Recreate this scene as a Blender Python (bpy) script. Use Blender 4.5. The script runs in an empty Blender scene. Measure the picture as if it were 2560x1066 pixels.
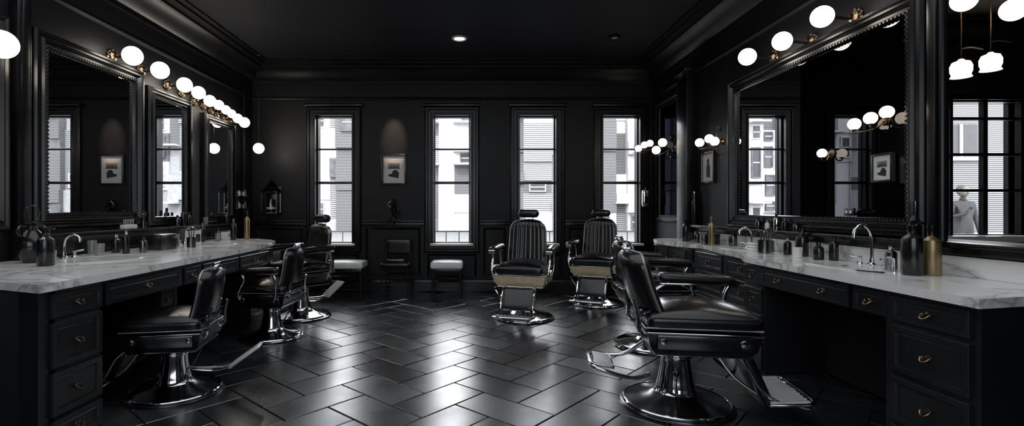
import bpy, bmesh, math, random
from mathutils import Vector, Matrix
R = random.Random(7)
sc = bpy.context.scene
pi = math.pi

# ------------------------------------------------------------------ materials
def newmat(name):
    m = bpy.data.materials.new(name); m.use_nodes = True
    nt = m.node_tree; b = nt.nodes['Principled BSDF']
    return m, nt, b

def pm(name, col, rough=.5, metal=0., var=.25, scale=6., bump=0., coat=0., bscale=60., rvar=.08, trans=0., spec=.5):
    m, nt, b = newmat(name); N = nt.nodes; L = nt.links
    tc = N.new('ShaderNodeTexCoord')
    nz = N.new('ShaderNodeTexNoise'); nz.inputs['Scale'].default_value = scale; nz.inputs['Detail'].default_value = 5
    L.new(tc.outputs['Object'], nz.inputs['Vector'])
    cr = N.new('ShaderNodeValToRGB')
    cr.color_ramp.elements[0].position = .3; cr.color_ramp.elements[1].position = .7
    cr.color_ramp.elements[0].color = (*[c*(1-var) for c in col], 1)
    cr.color_ramp.elements[1].color = (*[min(1, c*(1+var)) for c in col], 1)
    L.new(nz.outputs['Fac'], cr.inputs['Fac']); L.new(cr.outputs['Color'], b.inputs['Base Color'])
    mr = N.new('ShaderNodeMapRange')
    mr.inputs['To Min'].default_value = max(0.02, rough-rvar); mr.inputs['To Max'].default_value = rough+rvar
    L.new(nz.outputs['Fac'], mr.inputs['Value']); L.new(mr.outputs['Result'], b.inputs['Roughness'])
    b.inputs['Metallic'].default_value = metal
    b.inputs['Coat Weight'].default_value = coat
    b.inputs['Coat Roughness'].default_value = .16
    b.inputs['Transmission Weight'].default_value = trans
    b.inputs['Specular IOR Level'].default_value = spec
    if bump > 0:
        n2 = N.new('ShaderNodeTexNoise'); n2.inputs['Scale'].default_value = bscale; n2.inputs['Detail'].default_value = 4
        L.new(tc.outputs['Object'], n2.inputs['Vector'])
        bp = N.new('ShaderNodeBump'); bp.inputs['Strength'].default_value = bump; bp.inputs['Distance'].default_value = .01
        L.new(n2.outputs['Fac'], bp.inputs['Height']); L.new(bp.outputs['Normal'], b.inputs['Normal'])
    return m

def emis(name, col, s):
    m, nt, b = newmat(name)
    nz = nt.nodes.new('ShaderNodeTexNoise'); nz.inputs['Scale'].default_value = 12
    mr = nt.nodes.new('ShaderNodeMapRange'); mr.inputs['To Min'].default_value = s*.85; mr.inputs['To Max'].default_value = s*1.15
    nt.links.new(nz.outputs['Fac'], mr.inputs['Value'])
    b.inputs['Base Color'].default_value = (.9, .88, .84, 1)
    b.inputs['Roughness'].default_value = .3
    b.inputs['Emission Color'].default_value = (*col, 1)
    nt.links.new(mr.outputs['Result'], b.inputs['Emission Strength'])
    return m

WALL = pm('wall_paint', (.0046, .0049, .0062), .46, var=.2, scale=1.5, bump=.08, bscale=90, spec=.30)
TRIM = pm('trim_paint', (.0042, .0045, .0056), .28, var=.15, scale=3, spec=.42)
CEIL = pm('ceiling_paint', (.018, .0195, .024), .65, var=.2, scale=1.2, bump=.05, spec=.2)
CAB = pm('cabinet_paint', (.0120, .0130, .0168), .36, var=.2, scale=3, spec=.4)
RECESS_SHADE = pm('painted_recess_shade', (.003, .003, .004), .8)  # near-black sheets behind the knee spaces, shade put into the colour
LEATHER = pm('black_leather', (.005, .005, .006), .27, var=.3, scale=4, bump=.05, bscale=140, coat=.35, rvar=.04)
CHROME = pm('chrome', (.70, .71, .73), .10, 1., var=.08, scale=5, rvar=.04)
STEEL = pm('dark_steel', (.14, .145, .155), .22, 1., var=.3, scale=6)
ALU = pm('satin_aluminium', (.66, .67, .68), .40, .5, var=.1, scale=8)
CREAM = pm('brassy_enamel', (.66, .54, .36), .28, .1, var=.12, scale=5)
BRASS = pm('brass', (.38, .28, .16), .25, 1., var=.25, scale=20)
DBRASS = pm('aged_brass', (.15, .11, .075), .32, 1., var=.4, scale=20)
GOLD = pm('gold_label', (.34, .25, .14), .35, .8, var=.2)
BLK = pm('black_plastic', (.006, .006, .007), .22, coat=.3)
WHITE = pm('white_ceramic', (.75, .75, .74), .2, var=.05, coat=.3)
PAPER = pm('paper_mat', (.62, .62, .60), .7, var=.06)
INK = pm('ink', (.015, .015, .017), .6)
GREY = pm('grey_print', (.22, .22, .22), .6, var=.5, scale=25)
GLASSY = pm('clear_glass', (.85, .87, .88), .05, var=.02, trans=.9, rvar=.02)
STOOLTOP = pm('stool_leather', (.80, .80, .80), .3, var=.1, bump=.15)
PIPING = pm('silver_piping', (.40, .40, .42), .3, .6)
GLOBE = emis('opal_globe', (1., .90, .78), 12.)
SMGLOBE = emis('small_opal_globe', (1., .82, .62), 3.2)
TULIP = emis('tulip_glass', (1., .84, .66), 1.4)
DOWN = emis('downlight_lens', (1., .9, .8), 3.)

def mirrormat(name, c):
    m, nt, b = newmat(name)
    nz = nt.nodes.new('ShaderNodeTexNoise'); nz.inputs['Scale'].default_value = 2
    mr = nt.nodes.new('ShaderNodeMapRange'); mr.inputs['To Min'].default_value = .0; mr.inputs['To Max'].default_value = .02
    nt.links.new(nz.outputs['Fac'], mr.inputs['Value']); nt.links.new(mr.outputs['Result'], b.inputs['Roughness'])
    b.inputs['Base Color'].default_value = (*c, 1); b.inputs['Metallic'].default_value = 1
    return m
MIRROR = mirrormat('mirror_glass', (.80, .81, .83)); DIM_MIRROR = mirrormat('dimmed_mirror_glass', (.09, .092, .10))  # second mirror: colour darkened to dim the windows reflected in it
DIM_MIRROR.node_tree.nodes['Principled BSDF'].inputs['Specular Tint'].default_value = (.2, .2, .2, 1)

m, nt, b = newmat('white_marble'); MARBLE = m; N = nt.nodes; L = nt.links
tc = N.new('ShaderNodeTexCoord')
nz = N.new('ShaderNodeTexNoise'); nz.inputs['Scale'].default_value = 1.3; nz.inputs['Detail'].default_value = 7; nz.inputs['Distortion'].default_value = 1.8
L.new(tc.outputs['Object'], nz.inputs['Vector'])
sb = N.new('ShaderNodeMath'); sb.operation = 'SUBTRACT'; sb.inputs[1].default_value = .5
ab = N.new('ShaderNodeMath'); ab.operation = 'ABSOLUTE'
L.new(nz.outputs['Fac'], sb.inputs[0]); L.new(sb.outputs[0], ab.inputs[0])
cr = N.new('ShaderNodeValToRGB'); e = cr.color_ramp.elements
e[0].position = 0; e[0].color = (.40, .39, .39, 1); e[1].position = .055; e[1].color = (.92, .91, .90, 1)
x = e.new(.012); x.color = (.68, .67, .66, 1)
L.new(ab.outputs[0], cr.inputs['Fac']); L.new(cr.outputs['Color'], b.inputs['Base Color'])
b.inputs['Roughness'].default_value = .16

m, nt, b = newmat('slate_tile'); SLATE = m; N = nt.nodes; L = nt.links
geo = N.new('ShaderNodeNewGeometry'); tc = N.new('ShaderNodeTexCoord')
nz = N.new('ShaderNodeTexNoise'); nz.inputs['Scale'].default_value = 3.0; nz.inputs['Detail'].default_value = 7; nz.inputs['Roughness'].default_value = .55
L.new(tc.outputs['Object'], nz.inputs['Vector'])
ad = N.new('ShaderNodeMath'); ad.operation = 'ADD'
mu = N.new('ShaderNodeMath'); mu.operation = 'MULTIPLY'; mu.inputs[1].default_value = .35
L.new(geo.outputs['Random Per Island'], mu.inputs[0]); L.new(mu.outputs[0], ad.inputs[0]); L.new(nz.outputs['Fac'], ad.inputs[1])
cr = N.new('ShaderNodeValToRGB'); e = cr.color_ramp.elements
e[0].position = .35; e[0].color = (.008, .009, .011, 1); e[1].position = .95; e[1].color = (.024, .026, .031, 1)
L.new(ad.outputs[0], cr.inputs['Fac']); L.new(cr.outputs['Color'], b.inputs['Base Color'])
mr = N.new('ShaderNodeMapRange'); mr.inputs['From Min'].default_value = .3; mr.inputs['From Max'].default_value = 1.0
mr.inputs['To Min'].default_value = .20; mr.inputs['To Max'].default_value = .33
L.new(ad.outputs[0], mr.inputs['Value']); L.new(mr.outputs['Result'], b.inputs['Roughness'])
b.inputs['IOR'].default_value = 1.95
bp = N.new('ShaderNodeBump'); bp.inputs['Strength'].default_value = .07; bp.inputs['Distance'].default_value = .01
L.new(nz.outputs['Fac'], bp.inputs['Height']); L.new(bp.outputs['Normal'], b.inputs['Normal'])
GROUT = pm('grout', (.006, .006, .007), .8, spec=.2)

def siding(name, c1, c2, sc_):
    m, nt, b = newmat(name); N = nt.nodes; L = nt.links
    tc = N.new('ShaderNodeTexCoord'); wv = N.new('ShaderNodeTexWave'); wv.bands_direction = 'Z'
    wv.inputs['Scale'].default_value = sc_; wv.inputs['Distortion'].default_value = 1.2; wv.inputs['Detail'].default_value = 2
    cr = N.new('ShaderNodeValToRGB'); cr.color_ramp.elements[0].position = .25; cr.color_ramp.elements[1].position = .55
    cr.color_ramp.elements[0].color = (*c1, 1); cr.color_ramp.elements[1].color = (*c2, 1)
    L.new(tc.outputs['Object'], wv.inputs['Vector']); L.new(wv.outputs['Fac'], cr.inputs['Fac']); L.new(cr.outputs['Color'], b.inputs['Base Color'])
    b.inputs['Roughness'].default_value = .9
    return m
EXT = [pm('ext_white', (.40, .40, .40), .9, var=.08), pm('ext_light', (.22, .22, .225), .9, var=.15),
       siding('ext_siding', (.022, .022, .024), (.11, .11, .113), 3.4), siding('ext_siding_pale', (.06, .06, .062), (.20, .20, .205), 2.6),
       pm('ext_grey', (.070, .070, .075), .9, var=.35, scale=3), pm('ext_dark', (.013, .0135, .016), .5, var=.4)]
BRICKS = siding('ext_brick', (.028, .028, .03), (.13, .13, .132), 6.5)
ASPH = pm('asphalt', (.08, .08, .08), .9)
CLOTH = pm('dark_cloth', (.004, .004, .005), .8); SKIN = pm('skin', (.05, .04, .034), .5); HAIR = pm('hair', (.003, .003, .003), .5)

# ------------------------------------------------------------------ builder
def rot(rx=0, ry=0, rz=0):
    return (Matrix.Rotation(rz, 4, 'Z') @ Matrix.Rotation(ry, 4, 'Y') @ Matrix.Rotation(rx, 4, 'X'))
def wallM(side, a, z, off=0.):
    """frame on a wall: local x along wall, y up, z out of the wall"""
    if side == 'L': M = Matrix(((0,0,1,XL+off),(1,0,0,a),(0,1,0,z),(0,0,0,1)))
    elif side == 'R': M = Matrix(((0,0,-1,XR-off),(-1,0,0,a),(0,1,0,z),(0,0,0,1)))
    else: M = Matrix(((1,0,0,a),(0,0,-1,YB-off),(0,1,0,z),(0,0,0,1)))
    return M
XL, XR, YB, ZC, YF = -3.35, 2.75, 7.62, 3.45, -2.2

class B:
    def __init__(s, name): s.name = name; s.v = []; s.f = []; s.m = []; s.mats = []; s.T = Matrix.Identity(4)
    def add(s, vs, fs, mat, M=None):
        if mat not in s.mats: s.mats.append(mat)
        k = s.mats.index(mat); o = len(s.v); T = s.T @ M if M is not None else s.T
        s.v += [T @ Vector(v) for v in vs]
        for f in fs: s.f.append([i+o for i in f]); s.m.append(k)
    def box(s, c, d, mat, M=None, bev=0.):
        hx, hy, hz = d[0]/2, d[1]/2, d[2]/2
        T = (M if M is not None else Matrix.Identity(4)) @ Matrix.Translation(c)
        s._box(hx, hy, hz, mat, T, bev)
    def rbox(s, c, d, r, mat, bev=0.):
        s._box(d[0]/2, d[1]/2, d[2]/2, mat, Matrix.Translation(c) @ r, bev)
    def _box(s, hx, hy, hz, mat, T, bev):
        if bev <= 0:
            vs = [(x, y, z) for x in (-hx, hx) for y in (-hy, hy) for z in (-hz, hz)]
            fs = [(0,1,3,2),(4,6,7,5),(0,4,5,1),(2,3,7,6),(0,2,6,4),(1,5,7,3)]
        else:
            bm = bmesh.new(); bmesh.ops.create_cube(bm, size=2)
            for v in bm.verts: v.co = (v.co.x*hx, v.co.y*hy, v.co.z*hz)
            bmesh.ops.bevel(bm, geom=bm.edges[:], offset=min(bev, hx*.95, hy*.95, hz*.95), segments=2, affect='EDGES', profile=.6)
            bm.verts.index_update()
            vs = [v.co.copy() for v in bm.verts]; fs = [[v.index for v in f.verts] for f in bm.faces]; bm.free()
        s.add(vs, fs, mat, T)
    def cushion(s, c, d, r, mat, rm=None, puff=0., n=11):
        h = Vector(d)/2; bm = bmesh.new(); bmesh.ops.create_cube(bm, size=2)
        bmesh.ops.subdivide_edges(bm, edges=bm.edges[:], cuts=n, use_grid_fill=True)
        bm.verts.index_update(); vs = []
        for v in bm.verts:
            t = [math.sin(max(-1, min(1, q))*pi/2) for q in v.co]
            p = Vector((t[0]*h.x, t[1]*h.y, t[2]*h.z))
            rr = min(r, h.x, h.y, h.z)
            inn = Vector([max(-(h[i]-rr), min(h[i]-rr, p[i])) for i in range(3)])
            dd = p-inn
            if dd.length > 1e-7: p = inn + dd.normalized()*rr
            if puff and t[2] > 0: p.z += puff*(1-t[0]**2)*(1-t[1]**2)
            vs.append(p)
        fs = [[v.index for v in f.verts] for f in bm.faces]; bm.free()
        s.add(vs, fs, mat, Matrix.Translation(c) @ (rm if rm is not None else Matrix.Identity(4)))
    def lathe(s, prof, mat, c=(0,0,0), rm=None, n=28, sy=1.):
        vs = []; fs = []
        for r, z in prof:
            for i in range(n):
                a = 2*pi*i/n; vs.append((max(r, 1e-4)*math.cos(a), sy*max(r, 1e-4)*math.sin(a), z))
        for k in range(len(prof)-1):
            for i in range(n):
                j = (i+1) % n; fs.append((k*n+i, k*n+j, (k+1)*n+j, (k+1)*n+i))
        s.add(vs, fs, mat, Matrix.Translation(c) @ (rm if rm is not None else Matrix.Identity(4)))
    def cyl(s, p, q, r, mat, r2=None, n=16):
        p = Vector(p); q = Vector(q); d = q-p; r2 = r if r2 is None else r2
        rm = d.to_track_quat('Z', 'Y').to_matrix().to_4x4()
        s.lathe([(0,0),(r,0),(r2,d.length),(0,d.length)], mat, p, rm, n)
    def sphere(s, c, r, mat, n=24, sz=1., sx=1., sy=1.):
        k = n//2
        prof = [(r*math.sin(pi*i/k), -r*sz*math.cos(pi*i/k)) for i in range(k+1)]
        s.lathe(prof, mat, c, Matrix.Diagonal((sx, sy, 1, 1)), n)
    def tube(s, pts, r, mat, n=10, closed=False, smooth=6, flat=1.):
        P = [Vector(p) for p in pts]
        if smooth:
            Q = []; m_ = len(P); rng = m_ if closed else m_-1
            for i in range(rng):
                g = (lambda k: P[k % m_]) if closed else (lambda k: P[max(0, min(m_-1, k))])
                p0, p1, p2, p3 = g(i-1), g(i), g(i+1), g(i+2)
                for t_ in range(smooth):
                    t = t_/smooth
                    Q.append(.5*((2*p1)+(p2-p0)*t+(2*p0-5*p1+4*p2-p3)*t*t+(3*p1-p0-3*p2+p3)*t**3))
            if not closed: Q.append(P[-1])
            P = Q
        m_ = len(P); vs = []; fs = []; up = None
        for i in range(m_):
            a = P[(i-1) % m_] if (closed or i > 0) else P[i]; b_ = P[(i+1) % m_] if (closed or i < m_-1) else P[i]
            t = (b_-a).normalized()
            if up is None:
                up = t.orthogonal().normalized()
            up = (up - t*up.dot(t)).normalized(); w = t.cross(up)
            for k in range(n):
                an = 2*pi*k/n; vs.append(P[i]+up*(r*math.cos(an))+w*(r*flat*math.sin(an)))
        for i in range(m_ if closed else m_-1):
            for k in range(n):
                k2 = (k+1) % n; i2 = (i+1) % m_; fs.append((i*n+k, i*n+k2, i2*n+k2, i2*n+k))
        if not closed:
            fs.append(list(range(n))[::-1]); fs.append([(m_-1)*n+k for k in range(n)])
        s.add(vs, fs, mat)
    def prism(s, poly, z0, z1, mat, M=None):
        n = len(poly)
        vs = [(p[0], p[1], z0) for p in poly]+[(p[0], p[1], z1) for p in poly]
        fs = [list(range(n))[::-1], [n+i for i in range(n)]]+[(i, (i+1) % n, n+(i+1) % n, n+i) for i in range(n)]
        s.add(vs, fs, mat, M)
    def frame(s, w, h, prof, mat, M):
        """prof: list of (inset, out)"""
        vs = []; fs = []
        for i_, o in prof:
            x_, y_ = w/2-i_, h/2-i_
            vs += [(-x_, -y_, o), (x_, -y_, o), (x_, y_, o), (-x_, y_, o)]
        for k in range(len(prof)-1):
            for i in range(4):
                j = (i+1) % 4; fs.append((k*4+i, k*4+j, (k+1)*4+j, (k+1)*4+i))
        s.add(vs, fs, mat, M)
    def done(s, loc=(0,0,0), rz=0., scale=1., ang=35, parent=None):
        me = bpy.data.meshes.new(s.name); me.from_pydata([tuple(v) for v in s.v], [], s.f)
        for q in s.mats: me.materials.append(q)
        me.polygons.foreach_set('material_index', s.m)
        me.polygons.foreach_set('use_smooth', [True]*len(me.polygons)); me.update()
        bm = bmesh.new(); bm.from_mesh(me); bmesh.ops.recalc_face_normals(bm, faces=bm.faces); bm.to_mesh(me); bm.free()
        me.set_sharp_from_angle(angle=math.radians(ang))
        ob = bpy.data.objects.new(s.name, me); sc.collection.objects.link(ob)
        ob.location = loc; ob.rotation_euler = (0, 0, rz); ob.scale = (scale,)*3
        if parent: ob.parent = parent
        return ob

# ------------------------------------------------------------------ room shell
T_ = .22
OY0, OY1, OZ0, OZ1 = 1.70, 2.90, 1.07, 2.95     # opening to the side room (far jamb splayed)
b = B('wall_left'); b.box((XL-T_/2, (YB+YF)/2, ZC/2), (T_, YB-YF, ZC), WALL); b.done()
b = B('wall_right'); xr = XR+T_/2
b.prism([(XR, OY1), (XR+T_, OY1+.26), (XR+T_, YB), (XR, YB)], 0, ZC, WALL); b.box((xr, (YF+OY0)/2, ZC/2), (T_, OY0-YF, ZC), WALL)
pl4 = [(XR, OY0), (XR+T_, OY0), (XR+T_, OY1+.26), (XR, OY1)]
b.prism(pl4, 0, OZ0, WALL); b.prism(pl4, OZ1, ZC, WALL); b.done()
b = B('wall_front'); b.box(((XL+XR)/2, YF-T_/2, ZC/2), (XR-XL+2*T_, T_, ZC), WALL); b.done()
b = B('ceiling'); b.box(((XL+XR)/2, (YB+YF)/2, ZC+.1), (XR-XL+2*T_, YB-YF+2*T_, .2), CEIL); b.done()
WX = [-2.10, -.305, .995, 2.27]; WW = .55; WZ0, WZ1 = .74, 2.68
b = B('wall_back')
xs = [XL-T_]
for x in WX: xs += [x-WW/2, x+WW/2]
xs.append(XR+T_)
for i in range(0, len(xs), 2):
    b.box(((xs[i]+xs[i+1])/2, YB+T_/2, ZC/2), (xs[i+1]-xs[i], T_, ZC), WALL)
for x in WX:
    b.box((x, YB+T_/2, WZ0/2), (WW, T_, WZ0), WALL)
    b.box((x, YB+T_/2, (WZ1+ZC)/2), (WW, T_, ZC-WZ1), WALL)
b.done()
# side room
SX0, SX1, SY0, SY1, SZC = XR+T_, 5.6, .9, 4.0, 2.78
SWX0, SWX1, SWZ0, SWZ1 = 3.83, 4.42, 1.04, 2.13
b = B('wall_side_room')
b.box(((SX0+SWX0)/2, SY1+.08, SZC/2), (SWX0-SX0, .16, SZC), WALL); b.box(((SWX1+SX1)/2, SY1+.08, SZC/2), (SX1-SWX1, .16, SZC), WALL)
b.box(((SWX0+SWX1)/2, SY1+.08, SWZ0/2), (SWX1-SWX0, .16, SWZ0), WALL); b.box(((SWX0+SWX1)/2, SY1+.08, (SWZ1+SZC)/2), (SWX1-SWX0, .16, SZC-SWZ1), WALL)
b.box((SX1+.08, (SY0+SY1)/2, SZC/2), (.16, SY1-SY0+.3, SZC), WALL); b.box(((SX0+SX1)/2, SY0-.08, SZC/2), (SX1-SX0, .16, SZC), WALL)
b.done()
CEIL2 = pm('side_ceiling_paint', (.22, .19, .17), .7, var=.1)
b = B('ceiling_side_room'); b.box(((SX0+SX1)/2+.08, (SY0+SY1)/2, SZC+.06), (SX1-SX0+.16, SY1-SY0+.3, .12), CEIL2); b.done()
b = B('floor_side_room'); b.box(((SX0+SX1)/2, (SY0+SY1)/2, -.06), (SX1-SX0, SY1-SY0, .1), GROUT); b.done()
b = B('trim_6')
b.box(((SX0+SX1)/2, SY1-.03, SZC-.10), (SX1-SX0, .06, .20), TRIM, bev=.015); b.box(((SX0+SX1)/2, SY1-.06, SZC-.03), (SX1-SX0, .12, .05), TRIM, bev=.01)
b.done()
b = B('window_5'); cx = (SWX0+SWX1)/2; cz = (SWZ0+SWZ1)/2; w_, h_ = SWX1-SWX0, SWZ1-SWZ0
M = Matrix(((1,0,0,cx),(0,0,-1,SY1),(0,1,0,cz),(0,0,0,1)))
b.frame(w_+.16, h_+.16, [(0,0),(0,.03),(.03,.04),(.06,.025),(.08,.02),(.08,-.12)], TRIM, M)
b.frame(w_, h_, [(0,-.06),(0,-.01),(.014,-.01),(.014,-.06)], TRIM, M)
b.box((0,0,-.035), (.035, h_, .04), TRIM, M)
for q in (.865, .60, .335): b.box((0, (q-.5)*h_, -.035), (w_, .022, .035), TRIM, M)
b.box((0, -h_/2-.02, .03), (w_+.2, .05, .12), WHITE, M, .008)
b.done()

for k, x in enumerate(WX):
    b = B('window_%d' % (k+1)); M = wallM('B', x, (WZ0+WZ1)/2)
    w, h = WW+.28, WZ1-WZ0+.28
    b.frame(w, h, [(0,0),(0,.03),(.02,.05),(.045,.05),(.055,.03),(.10,.03),(.11,.045),(.135,.045),(.14,.02),(.14,-.16)], TRIM, M)
    b.box((0, h/2+.02, .045), (w+.06, .045, .09), TRIM, M, .01)
    b.box((0, -(WZ1-WZ0)/2-.015, .03), (WW+.10, .035, .12), WHITE, M, .008)
    H = WZ1-WZ0
    b.frame(WW, H, [(0,-.10),(0,-.04),(.018,-.04),(.018,-.10)], TRIM, M)
    for zz, th in ((2.18, .026), (1.665, .040)):
        b.box((0, zz-(WZ0+WZ1)/2, -.07), (WW, th, .05), TRIM, M, .004)
    b.done()

# floor
b = B('floor'); b.box(((XL+XR)/2, (YB+YF)/2, -.06), (XR-XL+2*T_, YB-YF+2*T_, .1), GROUT)
u = .285; g = .0035; ca = math.cos(pi/4+.05); sa = math.sin(pi/4+.05)
def tile(x0, y0, w, h):
    cx, cy = (x0+w/2)*u, (y0+h/2)*u
    X, Y = cx*ca-cy*sa-.3, cx*sa+cy*ca+3
    if not (XL+.1 < X < XR-.1 and -.3 < Y < YB+.1): return
    tx, ty = R.gauss(0, .003), R.gauss(0, .003)
    def ring(ins, z):
        o = []
        for sx, sy in ((-1,-1),(1,-1),(1,1),(-1,1)):
            lx, ly = sx*(w*u/2-ins), sy*(h*u/2-ins)
            o.append((lx, ly, z+lx*tx+ly*ty))
        return o
    vs = ring(g, -.012)+ring(g, -.003)+ring(g+.004, 0)
    vs = [((cx+p[0])*ca-(cy+p[1])*sa-.3, (cx+p[0])*sa+(cy+p[1])*ca+3, p[2]) for p in vs]
    vs = [(max(XL, min(XR, p[0])), min(YB, p[1]), p[2]) for p in vs]
    fs = [(8,9,10,11)]
    for k in (0, 4):
        for i in range(4):
            j = (i+1) % 4; fs.append((k+i, k+j, k+4+j, k+4+i))
    b.add(vs, fs, SLATE)
for i in range(-38, 39):
    for j in range(-19, 20):
        tile(i+4*j, i, 2, 1); tile(i+4*j+3, i, 1, 2)
b.done(ang=20)

def run(name, prof, mat, path):
    b = B(name); vs = []; fs = []
    for (px, py, dx, dy) in path:
        for o, z in prof: vs.append((px+dx*o, py+dy*o, z))
    n = len(prof)
    for k in range(len(path)-1):
        for i in range(n-1): fs.append((k*n+i, k*n+i+1, (k+1)*n+i+1, (k+1)*n+i))
    b.add(vs, fs, mat); return b.done(ang=25)
path = [(XL, YF, 1, 0), (XL, YB, 1, -1), (XR, YB, -1, -1), (XR, YF, -1, 0)]
CORN = pm('cornice_paint', (.0055, .0058, .007), .38, var=.15, scale=3, spec=.35)
run('trim_1', [(0, 3.16), (.03, 3.16), (.03, 3.21), (.06, 3.23), (.10, 3.29), (.16, 3.34), (.22, 3.36), (.22, 3.39), (.30, 3.40), (.30, 3.425), (.36, 3.43), (.36, 3.45)], CORN, path)
run('trim_2', [(0, 2.92), (.012, 2.925), (.022, 2.945), (.012, 2.965), (0, 2.97)], CORN, path)
for nm, p in (('baseboard_left', [(XL, YF, 1, 0), (XL, YB, 1, -1)]), ('baseboard_back', [(XL, YB, 1, -1), (XR, YB, -1, -1)]), ('baseboard_right', [(XR, YB, -1, -1), (XR, YF, -1, 0)])):
    run(nm, [(0, .19), (.012, .18), (.02, .16), (.025, .15), (.025, 0.)], TRIM, p)
segs = [(XL+.02, WX[0]-.42), (WX[0]+.42, WX[1]-.42), (WX[1]+.42, WX[2]-.42), (WX[2]+.42, WX[3]-.42)]
b = B('trim_3')
for x0, x1 in segs:
    w = x1-x0; c = (x0+x1)/2
    b.box((c, YB-.02, 1.075), (w, .04, .03), TRIM, bev=.008); b.box((c, YB-.012, 1.03), (w, .024, .05), TRIM, bev=.006)
    if w > .3:
        b.frame(w-.12, .72, [(0,0),(0,.012),(.012,.022),(.03,.012),(.035,0)], TRIM, wallM('B', c, .62))
for x in WX[:3]:
    b.frame(WW+.2, .36, [(0,0),(0,.012),(.012,.022),(.03,.012),(.035,0)], TRIM, wallM('B', x, .40))
b.done()
b = B('trim_4')
b.box((XL+.03, 3.68, 1.62), (.06, .12, 2.5), TRIM, bev=.01); b.box((XL+.045, 3.68, 1.62), (.05, .06, 2.5), TRIM, bev=.01)
b.box((XL+.03, 7.28, 1.5), (.04, .06, 3.0), TRIM, bev=.01)
b.done()
b = B('trim_5')
b.box((XR-.06, 6.28, 1.5), (.12, .30, 3.0), TRIM, bev=.01)
b.box((XR-.07, 6.28, 2.98), (.18, .38, .06), TRIM, bev=.015); b.box((XR-.07, 6.28, .1), (.16, .34, .2), TRIM, bev=.01)
b.box((XR-.025, 2.945, 1.8), (.05, .06, 2.2), TRIM, bev=.01)
b.frame(OY1-OY0+.10, OZ1-OZ0+.10, [(0,0),(0,.03),(.02,.035),(.04,.025),(.05,.01),(.05,-.01)], TRIM, wallM('R', (OY0+OY1)/2, (OZ0+OZ1)/2))
b.done()

# ------------------------------------------------------------------ mirrors
def mirror(side, y0, y1, z0, z1, fw=.13, seams=(), mats=None):
    b = B('wall_mirror'); M = wallM(side, (y0+y1)/2, (z0+z1)/2); w, h = y1-y0, z1-z0
    b.frame(w, h, [(0,0),(0,.035),(.012,.055),(.03,.06),(.042,.045),(.055,.045),(.068,.065),(fw-.045,.035),(fw-.03,.035),(fw-.022,.045),(fw-.006,.04),(fw,.012)], TRIM, M)
    ix = w/2-fw+.012; iy = h/2-fw+.012
    for (ax, ay, bx, by) in ((-ix,-iy,ix,-iy),(ix,-iy,ix,iy),(ix,iy,-ix,iy),(-ix,iy,-ix,-iy)):
        L_ = math.hypot(bx-ax, by-ay); k = int(L_/.03)
        for i in range(k):
            t = (i+.5)/k; x, y = ax+(bx-ax)*t, ay+(by-ay)*t
            b.box((x, y, .043), (.014, .014, .010), TRIM, M)
    xs_ = [-w/2+fw*.9]+[x_ for x_ in seams]+[w/2-fw*.9]
    for i in range(len(xs_)-1):
        b.box(((xs_[i]+xs_[i+1])/2, 0, .008), (xs_[i+1]-xs_[i]-.003, h-2*fw*.9, .012), mats[i] if mats else MIRROR, M)
    b.done(ang=25)
mirror('L', 3.78, 5.04, 1.10, 2.64); mirror('L', 5.12, 5.90, 1.08, 2.53, .10); mirror('L', 6.20, 7.00, 1.08, 2.46, .10)
mirror('L', 2.2, 3.58, 1.10, 2.64)
mirror('R', 3.00, 5.29, 1.07, 2.60, .13, seams=(-.02, .52), mats=[MIRROR, DIM_MIRROR, DIM_MIRROR]); mirror('R', 6.5, 7.35, 1.08, 2.8, .10, mats=[DIM_MIRROR])
b = B('mirror_ledge'); b.box((XL+.07, 5.375, 1.055), (.14, 3.25, .03), TRIM, bev=.008); b.box((XL+.05, 5.375, .965), (.10, 3.25, .15), TRIM, bev=.006); b.done()
b = B('mirror_ledge'); b.box((XR-.05, 3.95, 1.055), (.10, 4.3, .03), TRIM, bev=.008); b.box((XR-.03, 3.95, 1.02), (.06, 4.3, .04), TRIM, bev=.006); b.done()

# ------------------------------------------------------------------ vanities
def pull(b, p, side, s=.85):
    d = 1 if side == 'L' else -1
    x, y, z = p
    b.lathe([(0,0),(.020*s,0),(.018*s,.004),(.008*s,.006),(.006*s,.016),(.013*s,.022),(.013*s,.028),(0,.032)], DBRASS, p, Matrix.Rotation(d*pi/2, 4, 'Y'), 16)
    b.tube([(x+d*.014, y-.028*s, z+.002), (x+d*.026, y-.018*s, z-.013*s), (x+d*.03, y, z-.02*s), (x+d*.026, y+.018*s, z-.013*s), (x+d*.014, y+.028*s, z+.002)], .0035*s, BRASS, 8)
def drawer(b, side, X, y0, y1, z0, z1, pulls=1):
    d = 1 if side == 'L' else -1
    M = Matrix(((0,0,1,X),(1,0,0,(y0+y1)/2),(0,1,0,(z0+z1)/2),(0,0,0,1))) if side == 'L' else Matrix(((0,0,-1,X),(-1,0,0,(y0+y1)/2),(0,1,0,(z0+z1)/2),(0,0,0,1)))
    w, h = y1-y0-.012, z1-z0-.012; k = min(.03, h*.2)
    b.frame(w, h, [(0,0),(0,.016),(.004,.020),(k,.020),(k+.006,.008),(k+.012,.011),(k+.014,.009)], CAB, M)
    b.box((0,0,.004), (w-2*k-.02, h-2*k-.02, .010), CAB, M)
    for i in range(pulls):
        pull(b, (X+d*.010, y0+(y1-y0)*(i+.5)/pulls, (z0+z1)/2), side)
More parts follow.
